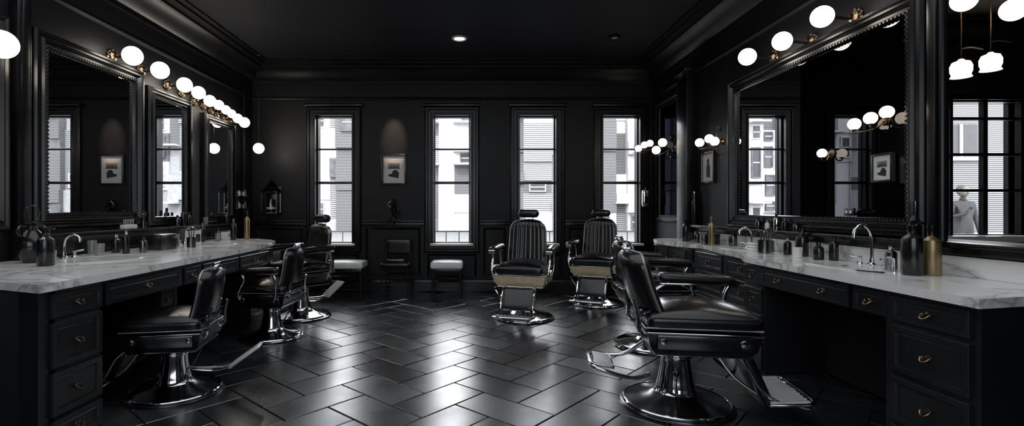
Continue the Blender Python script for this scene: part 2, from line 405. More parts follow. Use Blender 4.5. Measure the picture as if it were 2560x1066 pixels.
def counter(name, poly, sinks, side):
    b = B(name)
    b.prism(poly, .838, .88, MARBLE)
    for (x, y, rx, ry) in sinks:
        n = 40; vs = []; fs = []
        prof = [(1.06, .0012), (1.05, .006), (1.0, .007), (.96, .0035), (.90, .0025), (.6, .0018), (.0, .0014)]
        for r_, z_ in prof:
            for i in range(n):
                a = 2*pi*i/n; vs.append((x+rx*r_*math.cos(a), y+ry*r_*math.sin(a), .88+z_))
        for k in range(len(prof)-1):
            for i in range(n):
                j = (i+1) % n; fs.append((k*n+i, k*n+j, (k+1)*n+j, (k+1)*n+i))
        b.add(vs, fs, WHITE)
        b.lathe([(0,.002),(.02,.002),(.022,.001)], CHROME, (x, y, .8815))
    return b
LP = [(-2.12, 2.45), (-2.13, 3.2), (-2.15, 3.9), (-2.17, 4.6), (-2.20, 5.1), (-2.25, 5.6), (-2.34, 5.95), (-2.5, 6.2), (-2.75, 6.4), (-3.34, 6.5), (-3.34, 2.78), (-2.95, 2.70), (-2.40, 2.56)]
b = counter('vanity_counter', LP, [(-2.78, 3.75, .24, .32), (-2.8, 5.4, .22, .3)], 'L')
X = -2.17
b.box(((X-3.34)/2, 2.74, .415), (X+3.34, .36, .83), CAB, bev=.004)
b.prism([(-2.17, 2.50), (-2.17, 2.6), (-3.34, 2.9), (-3.34, 2.80), (-2.42, 2.60)], 0.0, .835, CAB)
for z0, z1 in ((.68, .82), (.42, .67), (.17, .41), (.0, .16)):
    drawer(b, 'L', X, 2.56, 2.92, z0, z1)
b.box(((X-3.3)/2, 4.2, .76), (1.1, 2.6, .14), CAB)
drawer(b, 'L', X-.0, 2.94, 3.72, .68, .82, 1); drawer(b, 'L', X, 3.74, 3.98, .68, .82); drawer(b, 'L', X, 4.0, 4.62, .68, .82); drawer(b, 'L', X, 4.64, 5.3, .68, .82)
b.box((-2.80, 3.85, .34), (.9, .24, .68), CAB, bev=.004)
for z0, z1 in ((.46, .66), (.24, .45), (.02, .23)): drawer(b, 'L', -2.35, 3.74, 3.96, z0, z1)
b.box((-2.85, 5.9, .41), (.86, .85, .82), CAB, bev=.004)
for z0, z1 in ((.64, .82), (.42, .63), (.18, .41)): drawer(b, 'L', -2.42, 5.5, 5.9, z0, z1)
b.box((-3.30, 4.4, .42), (.06, 3.6, .8), RECESS_SHADE)
b.done(ang=30)

RP = [(2.10, 2.07), (2.36, 2.13), (2.74, 2.32), (2.74, 6.5), (2.45, 6.48), (2.33, 6.42), (2.26, 6.2), (2.25, 5.9), (2.27, 5.6), (2.33, 5.45), (2.42, 5.32), (2.42, 5.15), (2.36, 4.9), (2.32, 4.6), (2.30, 4.4), (2.26, 4.2), (2.19, 4.05), (2.15, 3.95), (2.135, 3.8), (2.12, 3.2)]
b = counter('vanity_counter', RP, [(2.46, 3.30, .17, .30), (2.55, 4.75, .15, .27)], 'R')
X = 2.17
b.prism([(X, 2.13), (2.38, 2.19), (2.72, 2.38), (2.72, 2.62), (X, 2.62)], 0, .835, CAB)
for z0, z1 in ((.68, .82), (.42, .67), (.17, .41), (.0, .16)): drawer(b, 'R', X, 2.16, 2.58, z0, z1)
b.box(((X+2.7)/2+.01, 3.23, .755), (2.7-X-.02, 1.3, .15), CAB)
drawer(b, 'R', X+.02, 2.62, 2.86, .68, .82); drawer(b, 'R', X+.02, 2.88, 3.78, .68, .82, 2)
b.box((2.47, 3.93, .415), (.50, .28, .83), CAB, bev=.004)
for z0, z1 in ((.66, .82), (.46, .65), (.24, .45), (.02, .23)): drawer(b, 'R', 2.22, 3.8, 4.06, z0, z1)
b.box((2.55, 4.7, .415), (.34, 1.3, .83), CAB, bev=.004)
for y0, y1 in ((4.1, 4.7), (4.72, 5.3)):
    for z0, z1 in ((.64, .82), (.42, .63), (.18, .41)): drawer(b, 'R', 2.38, y0, y1, z0, z1)
b.box((2.53, 5.9, .415), (.40, 1.0, .83), CAB, bev=.004)
for y0, y1 in ((5.42, 5.88), (5.9, 6.36)):
    for z0, z1 in ((.64, .82), (.42, .63), (.18, .41)): drawer(b, 'R', 2.33, y0, y1, z0, z1)
b.box((2.70, 3.3, .42), (.04, 1.5, .8), RECESS_SHADE)
b.box((2.735, 4.2, .935), (.02, 4.2, .11), MARBLE, bev=.004)
b.done(ang=30)

# ------------------------------------------------------------------ lights: sconces
def sconce(x, y, z, side, r=.085, mat=None, name='globe_sconce'):
    mat = mat or GLOBE
    d = 1 if side == 'L' else -1; wx = XL if side == 'L' else XR
    b = B(name)
    rm = Matrix.Rotation(d*pi/2, 4, 'Y'); lx = wx-x
    b.lathe([(0,0),(.062,0),(.062,.008),(.05,.014),(.045,.03),(.02,.04),(.016,.06),(0,.06)], DBRASS, (lx, 0, 0), rm, 24)
    for k in range(8):
        a = k*pi/4; b.sphere((lx+d*.012, .052*math.cos(a), .052*math.sin(a)), .014, DBRASS, 10)
    gx = -d*r*.80
    b.tube([(lx+d*.03, 0, 0), (lx+d*.06, 0, -.012), ((lx+gx)/2+d*.01, 0, -.01), (gx, 0, 0)], .011, DBRASS, 10)
    b.lathe([(0,0),(.018,0),(.030,.012),(.042,.03),(.040,.034),(0,.034)], DBRASS, (gx-d*.02, 0, 0), rm, 20)
    b.sphere((0,0,0), r, mat, 32)
    return b.done(loc=(x, y, z))
for y, z, r in ((4.64, 2.68, .086), (5.05, 2.66, .084), (5.48, 2.62, .079), (5.76, 2.60, .073), (6.01, 2.56, .068), (6.22, 2.555, .060), (6.40, 2.53, .056), (6.55, 2.51, .054), (6.72, 2.48, .062), (6.92, 2.46, .070)):
    sconce(-3.15, y, z, 'L', r)
sconce(-3.15, 3.35, 2.36, 'L', .092)
for y, z, r in ((3.57, 2.63, .074), (4.03, 2.61, .073), (4.54, 2.64, .075)): sconce(2.5, y, z, 'R', r)

def cluster(x, y, z, side, pts, r, offs=None, name='cluster_sconce', arm=True):
    d = 1 if side == 'L' else -1; wx = XL if side == 'L' else XR
    lx = wx-x+(offs or 0)*d
    b = B(name)
    b.lathe([(0,0),(.035,0),(.035,.008),(.02,.016),(.012,.03),(0,.03)], DBRASS, (lx, 0, 0), Matrix.Rotation(d*pi/2, 4, 'Y'), 20)
    for (px, py, pz) in pts:
        b.tube([(lx+d*.02, 0, 0), ((lx+px)/2, py*.3, pz*.4-.05), (px*.9, py, pz-r*1.5), (px, py, pz-r*.85)], .005, DBRASS, 8)
        b.lathe([(0,0),(.012,0),(.018,.015),(0,.015)], DBRASS, (px, py, pz-r*1.1), None, 14)
        b.sphere((px, py, pz), r, SMGLOBE, 24)
    if arm:
        b.tube([(lx+d*.03, 0, 0), (lx+d*.07, 0, .09), (lx+d*.05, .0, .17), (lx+d*.02, 0, .13), (lx+d*.045, 0, .11)], .007, BLK, 8)
        b.tube([(lx+d*.03, 0, 0), (lx+d*.07, 0, -.09), (lx+d*.05, .0, -.15), (lx+d*.02, 0, -.12)], .007, BLK, 8)
    return b.done(loc=(x, y, z))
cluster(2.60, 5.48, 2.00, 'R', [(-.06, .10, 0), (0, 0, .03), (.02, -.08, -.01)], .048)
cluster(2.58, 6.85, 2.10, 'R', [(-.02, .10, -.02), (0, -.08, .06)], .058)
cluster(2.52, 7.42, 2.18, 'R', [(-.05, 0, -.02), (.03, -.03, .03), (.10, -.06, .05)], .050, arm=False)
cluster(2.63, 3.30, 1.84, 'R', [(0, .14, .0), (0, .0, .015), (0, -.13, .03)], .040, offs=.014, arm=False)  # added globes on the mirror, standing in for reflected lights
cluster(2.66, 3.80, 1.68, 'R', [(0, 0, 0)], .034, offs=.014, arm=False)  # same: an added globe in place of a reflected light

for x, y, z in ((3.13, 3.2, 2.15), (3.34, 3.22, 2.20)):
    b = B('tulip_pendant')
    b.cyl((0, 0, SZC-z), (0, 0, .06), .004, DBRASS); b.lathe([(0,0),(.035,0),(.03,-.015),(0,-.02)], DBRASS, (0, 0, SZC-z))
    b.lathe([(.012,.065),(.02,.055),(.045,.045),(.056,.018),(.055,-.015),(.047,-.036),(.055,-.052),(.04,-.045),(0,-.035)], TULIP)
    b.tube([(0,0,.13),(.06,0,.14),(.14,0,.13)], .004, DBRASS, 8)
    b.done(loc=(x, y, z))
for x, y, z in ((3.07, 3.12, 2.56), (3.38, 3.12, 2.50)):
    b = B('ceiling_globe'); b.sphere((0,0,0), .068, SMGLOBE, 28); b.cyl((0,0,.06), (0,0,SZC-z), .01, DBRASS); b.lathe([(0,0),(.045,0),(.04,-.015),(0,-.02)], DBRASS, (0,0,SZC-z)); b.done(loc=(x, y, z))
b = B('pendant_lamp'); b.cyl((0,0,.08), (0,0,ZC-2.12), .004, BLK, n=8); b.lathe([(0,.09),(.02,.085),(.03,.07),(0,.06)], DBRASS)
b.lathe([(0,0),(.05,0),(.045,-.02),(0,-.025)], DBRASS, (0,0,ZC-2.125)); b.sphere((0,0,0), .074, GLOBE, 32); b.done(loc=(-3.02, 7.08, 2.12))
b = B('recessed_downlight'); b.lathe([(.10,0),(.10,-.012),(.085,-.018),(.07,-.010),(.07,-.002)], WHITE); b.lathe([(.07,-.004),(0,-.004)], DOWN); b.done(loc=(-.16, 6.4, ZC))
b = B('smoke_detector'); b.lathe([(.075,0),(.075,-.02),(.06,-.035),(.03,-.04),(0,-.04)], BLK); b.done(loc=(1.8, 6.33, ZC))

# ------------------------------------------------------------------ framed pictures etc
def picture(side, a, z, w, h, kind=0, off=0.):
    b = B('framed_picture'); M = wallM(side, 0, 0); M.translation = (0,0,0)
    k = min(1, w/.38)
    b.frame(w, h, [(0,0),(0,.028*k),(.006*k,.032*k),(.026*k,.032*k),(.032*k,.02*k),(.032*k,.01*k)], BLK, M)
    b.box((0,0,.008*k), (w-.05*k, h-.05*k, .008*k), PAPER, M)
    def pl(poly, mat, z_=.0125): b.prism([(p*k, q*k) for p, q in poly], z_*k, z_*k+.001, mat, M)
    if kind == 0:
        pl([(-.09,.02),(.09,.02),(.09,.10),(-.09,.10)], GREY)
        pl([(-.09,.015),(.09,.015),(.09,.03),(-.09,.03)], INK, .0137)
        for q in range(5): pl([(-.075+q*.03,.03),(-.058+q*.03,.03),(-.058+q*.03,.055+.012*(q%3)),(-.075+q*.03,.055+.012*(q%3))], INK, .0138)
        pl([(-.08,-.10),(.07,-.13),(.08,-.05),(.04,.0),(-.01,-.01),(-.03,-.06),(-.08,-.07)], INK)
    else:
        pl([(-.05,-.13),(.05,-.14),(.06,.0),(.03,.05),(-.03,.05),(-.055,.0)], INK)
        pl([(.035*math.cos(q*pi/6), .085+.04*math.sin(q*pi/6)) for q in range(12)], INK)
    b.done(loc=wallM(side, a, z, off).translation)
picture('B', -1.19, 1.86, .38, .47); picture('R', 5.80, 1.74, .32, .37, 1); picture('R', 3.33, 1.53, .17, .19, 0, .014)  # last print is added on the mirror in place of a reflected picture
b = B('outlet_plate'); b.box((-.006,0,0), (.008,.09,.055), STEEL, bev=.002); b.box((-.011,-.02,0), (.004,.016,.02), WHITE); b.box((-.011,.02,0), (.004,.016,.02), WHITE); b.done(loc=(XR-.014, 3.62, 1.235))
b = B('wall_lantern')
b.box((0,-.01,-.02), (.24,.02,.40), BLK, bev=.006)
b.lathe([(.15,0),(.13,.03),(.06,.10),(.02,.18),(.006,.25),(0,.26)], STEEL, (0,-.10,.10), None, 4)
b.box((0,-.10,.095), (.24,.18,.02), BLK, bev=.005); b.box((0,-.10,-.22), (.24,.18,.02), STEEL, bev=.005)
for sx in (-1,1):
    for yy in (-.18,-.02): b.box((sx*.11, yy, -.06), (.014,.014,.31), STEEL)
b.lathe([(0,0),(.05,0),(.065,.05),(.06,.12),(.03,.17),(.028,.2),(0,.2)], STEEL, (0,-.10,-.21)); b.lathe([(.067,0),(.067,.03)], CREAM, (0,-.10,-.16))
b.done(loc=(-3.02, YB, 1.42))
b = B('wall_lantern')
b.box((.0,0,0), (.14,.02,.34), STEEL, bev=.006); b.cushion((0,-.06,.0), (.12,.10,.26), .03, CHROME, n=6); b.cyl((0,-.05,.12),(0,-.05,.17), .03, BLK); b.box((0,-.115,-.02), (.07,.01,.10), BLK)
b.done(loc=(2.62, 7.60, 1.42))
b = B('bottle_shelf')
for z in (0, .17):
    b.box((.06,0,z), (.12,.34,.015), BLK, bev=.003)
    for k in range(5):
        hh = .06+.05*R.random(); b.lathe([(0,.008),(.018,.008),(.02,.02),(.019,hh*.7),(.008,hh*.8),(.008,hh),(0,hh)], [BLK, WHITE, STEEL, CREAM, GLASSY][k], (.06, -.13+k*.065, z), None, 14)
b.box((.005,0,.1), (.01,.36,.36), BLK, bev=.003)
b.done(loc=(XL+.0, 7.12, 1.27))

def stool(x, y, w, d, h):
    b = B('upholstered_stool')
    b.cushion((0,0,h-.05), (w, d, .10), .035, STOOLTOP, puff=.015); b.box((0,0,h-.115), (w-.03, d-.03, .04), BLK, bev=.006)
    for sx in (-1,1):
        for sy in (-1,1):
            b.cyl((sx*(w/2-.04), sy*(d/2-.04), h-.12), (sx*(w/2-.02), sy*(d/2-.03), 0), .016, BLK, .011)
    for sy in (-1,1): b.cyl((-w/2+.04, sy*(d/2-.035), .12), (w/2-.04, sy*(d/2-.035), .12), .008, BLK)
    b.done(loc=(x, y, 0))
stool(-1.84, 7.22, .60, .40, .51); stool(-.36, 7.22, .46, .38, .51)
b = B('side_chair')
b.cushion((0,0,.46), (.42,.40,.07), .03, BLK, n=6)
for sx in (-1,1):
    b.cyl((sx*.18,-.16,.44),(sx*.19,-.18,0), .016, BLK, .012); b.cyl((sx*.18,.16,.80),(sx*.19,.17,0), .016, BLK, .012)
b.cushion((0,.17,.70), (.40,.04,.22), .02, BLK, n=6); b.cyl((-.18,-.17,.18),(.18,-.17,.18), .008, BLK)
b.cushion((0,-.02,.52), (.26,.20,.05), .02, STEEL, n=6)
b.done(loc=(-1.10, 7.30, 0))

# ------------------------------------------------------------------ barber chairs
def barber_chair(x, y, rz, scale=1., head=True, apron=None, foot=True, paddle=False, hoop=False, arms=(1, -1), bh=.56, ribs=True, bigpad=False, base=None, lean=0., fwd=0., stretch=1., az=0., ploc=0., af=0.):
    apron = apron or LEATHER; base = base or CHROME
    b = B('barber_chair')
    b.lathe([(0,0),(.345,0),(.35,.008),(.345,.018),(.325,.024),(.32,.032),(.30,.036),(.24,.050),(.17,.068),(.135,.09)], base, n=48)
    b.lathe([(.135,.09),(.120,.11),(.118,.13),(.108,.16),(.092,.26),(.088,.30),(.098,.31),(.098,.325),(.086,.33),(.10,.36),(.13,.385),(0,.385)], CHROME, n=48)
    b.lathe([(.328,.023),(.333,.029),(.328,.035),(.318,.036)], CHROME, n=48)
    b.lathe([(.352,.0),(.352,.010),(.335,.022)], BLK, n=48)
    b.tube([(.09,-.02,.12),(.20,-.04,.14),(.30,-.07,.22),(.36,-.08,.30)], .010, CHROME, 8); b.sphere((.365,-.08,.31), .02, BLK, 12)
    b.box((0,0,.375), (.36,.36,.03), STEEL, bev=.008)
    b.T = Matrix.Translation((0, fwd, 0)) @ Matrix.Diagonal((1+(stretch-1)*.4, stretch, 1, 1))
    vs = []; lv = [(.25,.23,.385),(.275,.26,.43),(.288,.275,.50),(.288,.275,.52)]
    for hx, hy, z in lv: vs += [(-hx,-hy,z),(hx,-hy,z),(hx,hy,z),(-hx,hy,z)]
    fs = [(3,2,1,0)]+[(12,13,14,15)]
    for k in range(3):
        for i in range(4): j = (i+1)%4; fs.append((k*4+i,k*4+j,(k+1)*4+j,(k+1)*4+i))
    b.add(vs, fs, apron)
    def loop(hx, hy, z, r, mat): b.tube([(-hx,-hy,z),(0,-hy,z),(hx,-hy,z),(hx,0,z),(hx,hy,z),(0,hy,z),(-hx,hy,z),(-hx,0,z)], r, mat, 8, True, 0)
    loop(.290,.278,.520,.006,CHROME); loop(.254,.234,.386,.006,CHROME)
    b.cushion((0,.015,.572), (.54,.57,.115), .045, LEATHER, puff=.06, n=13)
    loop(.266,.286,.545,.005,PIPING)
    nu, nv = 48, 18
    def bp_(u_, v_, side):
        w = .235*(1-.10*v_)*(1-.30*max(0, (v_-.78)/.22)**2.5)*(1-.10*max(0, (.2-v_)/.2)**2)
        z = .575+bh*v_*(1 - .04*u_*u_*v_)
        yc = -.235-(.13+lean)*v_+.06*v_*v_+.055*u_*u_
        t = .058*math.sqrt(max(0, 1-abs(u_)**5))*math.sqrt(max(0, 1-abs(2*v_-1)**7))
        yy = yc+side*t
        if side > 0 and ribs: yy += .008*abs(math.sin(u_*pi*4.5))*(t/.058)-.006
        return (w*u_, yy, z)
    vs = []; fs = []
    for side in (1,-1):
        for j in range(nv+1):
            for i in range(nu+1):
                u_ = math.sin((2*i/nu-1)*pi/2*.98)/math.sin(pi/2*.98) if not ribs else 2*i/nu-1
                v_ = .5+.5*math.sin((2*j/nv-1)*pi/2)
                vs.append(bp_(u_, v_, side))
    st = (nu+1)*(nv+1)
    for s_ in (0,1):
        for j in range(nv):
            for i in range(nu):
                a = s_*st+j*(nu+1)+i; fs.append((a,a+1,a+nu+2,a+nu+1))
    for j in range(nv):
        for i in (0, nu):
            a = j*(nu+1)+i; fs.append((a, a+nu+1, st+a+nu+1, st+a))
    for i in range(nu):
        for j in (0, nv):
            a = j*(nu+1)+i; fs.append((a, a+1, st+a+1, st+a))
    b.add(vs, fs, LEATHER)
    pts = [Vector(bp_(-1, q/12, 0)) for q in range(13)]+[Vector(bp_(-1+q/6, 1, 0)) for q in range(1, 13)]+[Vector(bp_(1, 1-q/12, 0)) for q in range(1, 13)]
    b.tube(pts, .007, PIPING, 8, smooth=2)
    for s_ in (-1,1):
        b.tube([(s_*.20,-.22,.46),(s_*.21,-.30,.50),(s_*.20,-.31,.60),(s_*.19,-.33,.70)], .012, CHROME, 8)
    b.box((0,-.295,.62), (.40,.02,.05), STEEL, bev=.006)
    zt = .575+bh; yl = -lean
    if head:
        for s_ in (-1,1): b.cyl((s_*.05,-.305+yl,zt-.04), (s_*.05,-.31+yl,zt+.055), .008, CHROME)
        b.cushion((0,-.30+yl,zt+.07), (.25,.10,.10), .045, LEATHER, rot(.2), n=8)
        b.cyl((-.13,-.30+yl,zt+.07), (.13,-.30+yl,zt+.07), .012, CHROME)
    else:
        b.box((0,-.305+yl,zt+.005), (.12,.05,.03), CHROME, bev=.010); b.cyl((-.07,-.305+yl,zt+.026),(.07,-.305+yl,zt+.026), .012, CHROME)
    for s_ in arms:
        X_ = s_*.325; zz = .8+az
        b.cushion((X_,-.01+af,zz), (.095,.45,.065), .028, LEATHER, rot(-.05), puff=.008, n=8)
        b.box((X_,-.01+af,zz-.034), (.06,.42,.012), CHROME, bev=.004)
        b.cyl((X_-.036,.205+af,zz-.022), (X_+.036,.205+af,zz-.022), .028, CHROME, n=20)
        b.tube([(s_*.292,.20,.45),(s_*.315,.235+af*.3,.53),(s_*.325,.20+af*.6,.62),(s_*.325,.16+af,.70+az*.7),(s_*.325,.19+af,zz-.025)], .014, CHROME, 10)
        b.tube([(s_*.292,-.16,.45),(s_*.315,-.19,.54),(s_*.325,-.20+af*.5,.68+az*.5),(s_*.325,-.17+af,zz-.025)], .012, CHROME, 10)
        b.tube([(s_*.315,.215,.56),(s_*.318,.10,.61),(s_*.318,-.05,.60),(s_*.315,-.18,.58)], .008, CHROME, 8)
    for s_ in (1, -1):
        b.box((s_*.294,.0,.470), (.014,.46,.085), STEEL if apron is LEATHER else CREAM, bev=.006)
        b.lathe([(0,0),(.026,0),(.022,.012),(0,.014)], CHROME, (s_*.300,.19,.475), Matrix.Rotation(s_*pi/2, 4, 'Y'), 16)
        b.lathe([(0,0),(.020,0),(.016,.010),(0,.012)], CHROME, (s_*.300,-.20,.475), Matrix.Rotation(s_*pi/2, 4, 'Y'), 16)
    b.T = Matrix.Identity(4)
    if foot:
        k = 1.2 if bigpad else 1.
        for s_ in (-1,1):
            b.tube([(s_*.17*k,.25,.41),(s_*.175*k,.34,.34),(s_*.175*k,.42,.20),(s_*.175*k,.52,.12),(s_*.175*k,.62,.115)], .012, CHROME, 8)
            b.tube([(s_*.12*k,.20,.38),(s_*.14*k,.30,.24),(s_*.16*k,.46,.13)], .009, CHROME, 8)
        hh = .36 if bigpad else .24; yp = .40 if bigpad else .348
        b.cushion((0,yp,.275), (.36*k,.05*k,hh), .02, LEATHER, rot(.42), n=7)
        b.rbox((0,yp-.024*k,.268), (.372*k,.012,hh+.012), rot(.42), STEEL, .004)
        if bigpad:
            for q in range(9): b.rbox((-.18+q*.045,yp+.028,.285), (.014,.012,hh*.86), rot(.42), LEATHER, .005)
        b.T = Matrix.Translation((0, -.565*(k-1)+(.02 if bigpad else 0), 0)) @ Matrix.Diagonal((k, k, 1, 1))
        b.rbox((0,.565,.118), (.42,.20,.012), rot(.10), CHROME, .004)
        for q in range(11): b.rbox((-.18+q*.036,.565,.128), (.012,.18,.008), rot(.10), ALU)
        b.tube([(-.21,.47,.112),(-.215,.60,.125),(-.18,.675,.135),(0,.685,.137),(.18,.675,.135),(.215,.60,.125),(.21,.47,.112)], .009, CHROME, 8)
        b.T = Matrix.Identity(4)
    if hoop:
        b.tube([(-.12,-.18,.36),(-.15,-.30,.27),(-.17,-.48,.25),(-.12,-.54,.27),(.12,-.54,.27),(.17,-.48,.25),(.15,-.30,.20),(.12,-.18,.22)], .014, CHROME, 10)
        b.rbox((0,-.46,.262), (.28,.13,.014), rot(-.15), CHROME, .004)
        for k in range(8): b.rbox((-.12+k*.034,-.46,.272), (.012,.11,.006), rot(-.15), ALU)
    if paddle:
        y0 = ploc
        b.tube([(0,-.10,.20),(0,-.26-y0*.5,.19),(0,-.34-y0,.20)], .014, CHROME, 10)
        b.tube([(.06,-.10,.16),(.07,-.24-y0*.5,.14),(.04,-.34-y0,.18)], .009, CHROME, 8)
        rm = rot(-.62)
        b.rbox((0,-.45-y0,.27), (.15,.28,.022), rm, ALU, .010)
        for k in range(6): b.rbox((-.0575+k*.023,-.45-y0,.284), (.010,.25,.010), rm, ALU)
    return b.done(loc=(x, y, 0), rz=rz, scale=scale, ang=40)
D = math.radians
barber_chair(1.31, 3.22, D(-99), 1., head=False, hoop=True, arms=(-1,), bh=.42, ribs=False, bigpad=True, base=STEEL, lean=.04, fwd=.09, stretch=1.14, az=-.04, af=.12)
barber_chair(1.66, 4.60, D(-90), 1., head=False, foot=False, bh=.40)
barber_chair(.60, 5.79, D(163), 1.0, apron=CREAM)
barber_chair(1.66, 6.65, D(155), 1.0, apron=CREAM)
barber_chair(-2.01, 5.85, D(140), 1.0, paddle=True, foot=False, bh=.50)
barber_chair(-1.97, 4.92, D(86), .85, head=False, foot=False, bh=.47)
barber_chair(-2.03, 3.42, D(100), .86, head=False, paddle=True, arms=(), bh=.42, ribs=False, base=STEEL, ploc=.08)

# ------------------------------------------------------------------ counter clutter
ZT = .881
def bottle(x, y, h, r, mat, cap=BLK, z=ZT, name='lotion_bottle', pump=False, band=None):
    b = B(name)
    b.lathe([(0,0),(r*.95,0),(r,.006),(r,h*.62),(r*.92,h*.70),(r*.38,h*.78),(r*.34,h*.82)], mat, n=24)
    b.lathe([(r*.42,h*.80),(r*.45,h*.81),(r*.45,h*.93 if pump else h),(0,h*.93 if pump else h)], cap, n=20)
    if band: b.lathe([(r*1.015,h*.12),(r*1.015,h*.55)], band, n=24)
    if pump:
        b.cyl((0,0,h*.92),(0,0,h), r*.14, cap); b.tube([(0,0,h),(r*.5,0,h*1.0),(r*1.2,0,h*.97)], r*.16, cap, 8); b.cyl((-r*.3,0,h*.99),(r*.4,0,h*.99), r*.22, cap)
    return b.done(loc=(x, y, z))
def faucet(x, y, rz, h=.24, z=ZT):
    b = B('gooseneck_faucet')
    b.lathe([(0,0),(.03,0),(.028,.01),(.016,.02),(.014,.05),(0,.05)], CHROME)
    b.tube([(0,0,.04),(0,0,h*.6),(.015,0,h*.85),(.06,0,h),(.11,0,h*.88),(.12,0,h*.68)], .011, CHROME, 12)
    for s_ in (-1,1):
        b.lathe([(0,0),(.022,0),(.02,.008),(.012,.015),(.012,.04),(.016,.05),(0,.055)], CHROME, (0,s_*.10,0)); b.cyl((0,s_*.10,.045),(.05,s_*.13,.055), .006, CHROME)
    return b.done(loc=(x, y, z), rz=rz)
def glass(x, y, z, h, r, mat=None, name='drinking_glass'):
    b = B(name); b.lathe([(0,0),(r*.85,0),(r,h),(r*.93,h),(r*.8,.01),(0,.01)], mat or GLASSY, n=22); return b.done(loc=(x, y, z))
def tooljar(x, y, z, h=.10, r=.04):
    b = B('comb_jar'); b.lathe([(0,0),(r,0),(r,h),(r*.93,h),(r*.9,.008),(0,.008)], STEEL, n=22)
    for k in range(6):
        a = k*1.05; dx, dy = math.cos(a)*r*.6, math.sin(a)*r*.6
        b.cyl((dx*.3,dy*.3,.012),(dx*1.1,dy*1.1,h+.06+.012*(k%3)), .005, [BLK,CHROME,GOLD][k%3], n=8)
        if k % 2: b.sphere((dx*1.1,dy*1.1,h+.07+.01*(k%3)), .012, BLK, 10)
    return b.done(loc=(x, y, z))
def boxobj(name, x, y, z, d, mat, top=None, rz=0):
    b = B(name); b.box((0,0,d[2]/2), d, mat, bev=.006)
    b.box((0,0,d[2]+.006), (d[0]*1.04, d[1]*1.04, .012), top or mat, bev=.004); b.box((d[0]/2,0,d[2]*.5), (.004,d[1]*.7,d[2]*.5), top or mat)
    return b.done(loc=(x, y, z), rz=rz)
bottle(-2.82, 3.31, .25, .048, BLK, pump=True, name='pump_bottle')
b = B('ceramic_urn'); b.lathe([(0,0),(.05,0),(.055,.01),(.08,.08),(.085,.14),(.06,.20),(.035,.23),(.04,.26),(.055,.27),(0,.265)], BLK)
for s_ in (-1,1): b.tube([(0,s_*.07,.18),(0,s_*.12,.22),(0,s_*.08,.26),(0,s_*.045,.25)], .007, BLK, 8)
b.tube([(.0,.06*math.cos(q*pi/5),.34+.06*math.sin(q*pi/5)) for q in range(10)], .004, BLK, 6, True, 3)
b.done(loc=(-3.08, 3.50, ZT))
faucet(-3.10, 3.80, 0, .18); faucet(-3.10, 5.4, 0, .18)
bottle(-2.92, 4.22, .20, .028, BLK, CHROME); bottle(-2.84, 4.32, .14, .03, STEEL, BLK); bottle(-3.06, 4.30, .16, .035, BLK, CHROME)
glass(-2.98, 4.0, ZT, .10, .038); glass(-3.10, 4.08, ZT, .12, .035); glass(-2.9, 3.44, ZT, .09, .035)
boxobj('glass_display_box', -2.92, 4.66, ZT, (.20,.24,.13), BLK, STEEL); boxobj('tool_case', -3.06, 4.98, ZT, (.18,.20,.11), BLK, STEEL)
boxobj('towel_dispenser', -2.86, 5.13, ZT, (.10,.12,.16), WHITE, STEEL)
tooljar(-2.75, 4.90, ZT, .10, .04); bottle(-3.10, 5.75, .22, .03, BLK, GOLD); bottle(-3.02, 5.95, .16, .03, STEEL, BLK); glass(-2.95, 5.8, ZT, .10, .03)
bottle(-2.80, 6.22, .36, .033, GOLD, BLK, name='tonic_bottle'); bottle(-2.92, 6.12, .26, .035, BLK, GOLD); boxobj('tissue_box', -3.08, 6.25, ZT, (.14,.2,.10), WHITE, STEEL)
ZL = 1.071
tooljar(-3.25, 4.95, ZL, .07, .025); bottle(-3.24, 5.62, .20, .028, BLK, BLK, ZL); bottle(-3.24, 5.72, .15, .028, BLK, STEEL, ZL); bottle(-3.24, 5.5, .12, .025, STEEL, BLK, ZL)
bottle(-3.24, 6.6, .14, .028, BLK, CHROME, ZL); glass(-3.25, 6.1, ZL, .09, .03)
b = B('comb_stand'); b.box((0,0,.02), (.06,.16,.04), WHITE, bev=.008)
for k in range(7): b.cyl((0,-.065+k*.022,.03),(0.0,-.065+k*.022,.09), .004, CHROME, n=8)
b.done(loc=(-3.24, 4.72, ZL))
bottle(2.50, 2.84, .30, .052, BLK, BLK, pump=True, name='pump_bottle'); bottle(2.60, 2.83, .28, .045, GOLD, BLK, name='tonic_bottle')
bottle(2.64, 2.98, .42, .032, BLK, STEEL, name='tall_bottle')
faucet(2.64, 3.30, pi, .27); faucet(2.66, 4.75, pi, .2)
for (x, y, h, r_, m1, m2) in ((2.60, 3.10, .15, .03, STEEL, CHROME), (2.52, 3.02, .11, .028, GLASSY, CHROME), (2.62, 3.62, .18, .03, BLK, BLK), (2.55, 3.68, .13, .035, BLK, STEEL), (2.62, 3.97, .22, .045, BLK, STEEL), (2.6, 4.12, .14, .03, BLK, CHROME), (2.5, 5.22, .30, .028, GOLD, GOLD), (2.62, 5.02, .16, .04, STEEL, BLK), (2.62, 5.52, .22, .03, BLK, CHROME), (2.5, 5.85, .26, .04, BLK, BLK), (2.6, 6.0, .18, .04, BLK, STEEL), (2.55, 5.67, .14, .035, STEEL, BLK)):
    bottle(x, y, h, r_, m1, m2)
tooljar(2.50, 4.28, ZT, .11, .05); tooljar(2.6, 4.38, ZT, .10, .042); glass(2.62, 3.80, ZT, .12, .04); glass(2.5, 3.84, ZT, .08, .035, WHITE, 'ceramic_cup')
boxobj('tool_case', 2.56, 5.38, ZT, (.16,.12,.10), BLK, STEEL)
bottle(2.69, 6.05, .40, .03, BLK, CHROME, ZL, name='tall_bottle')
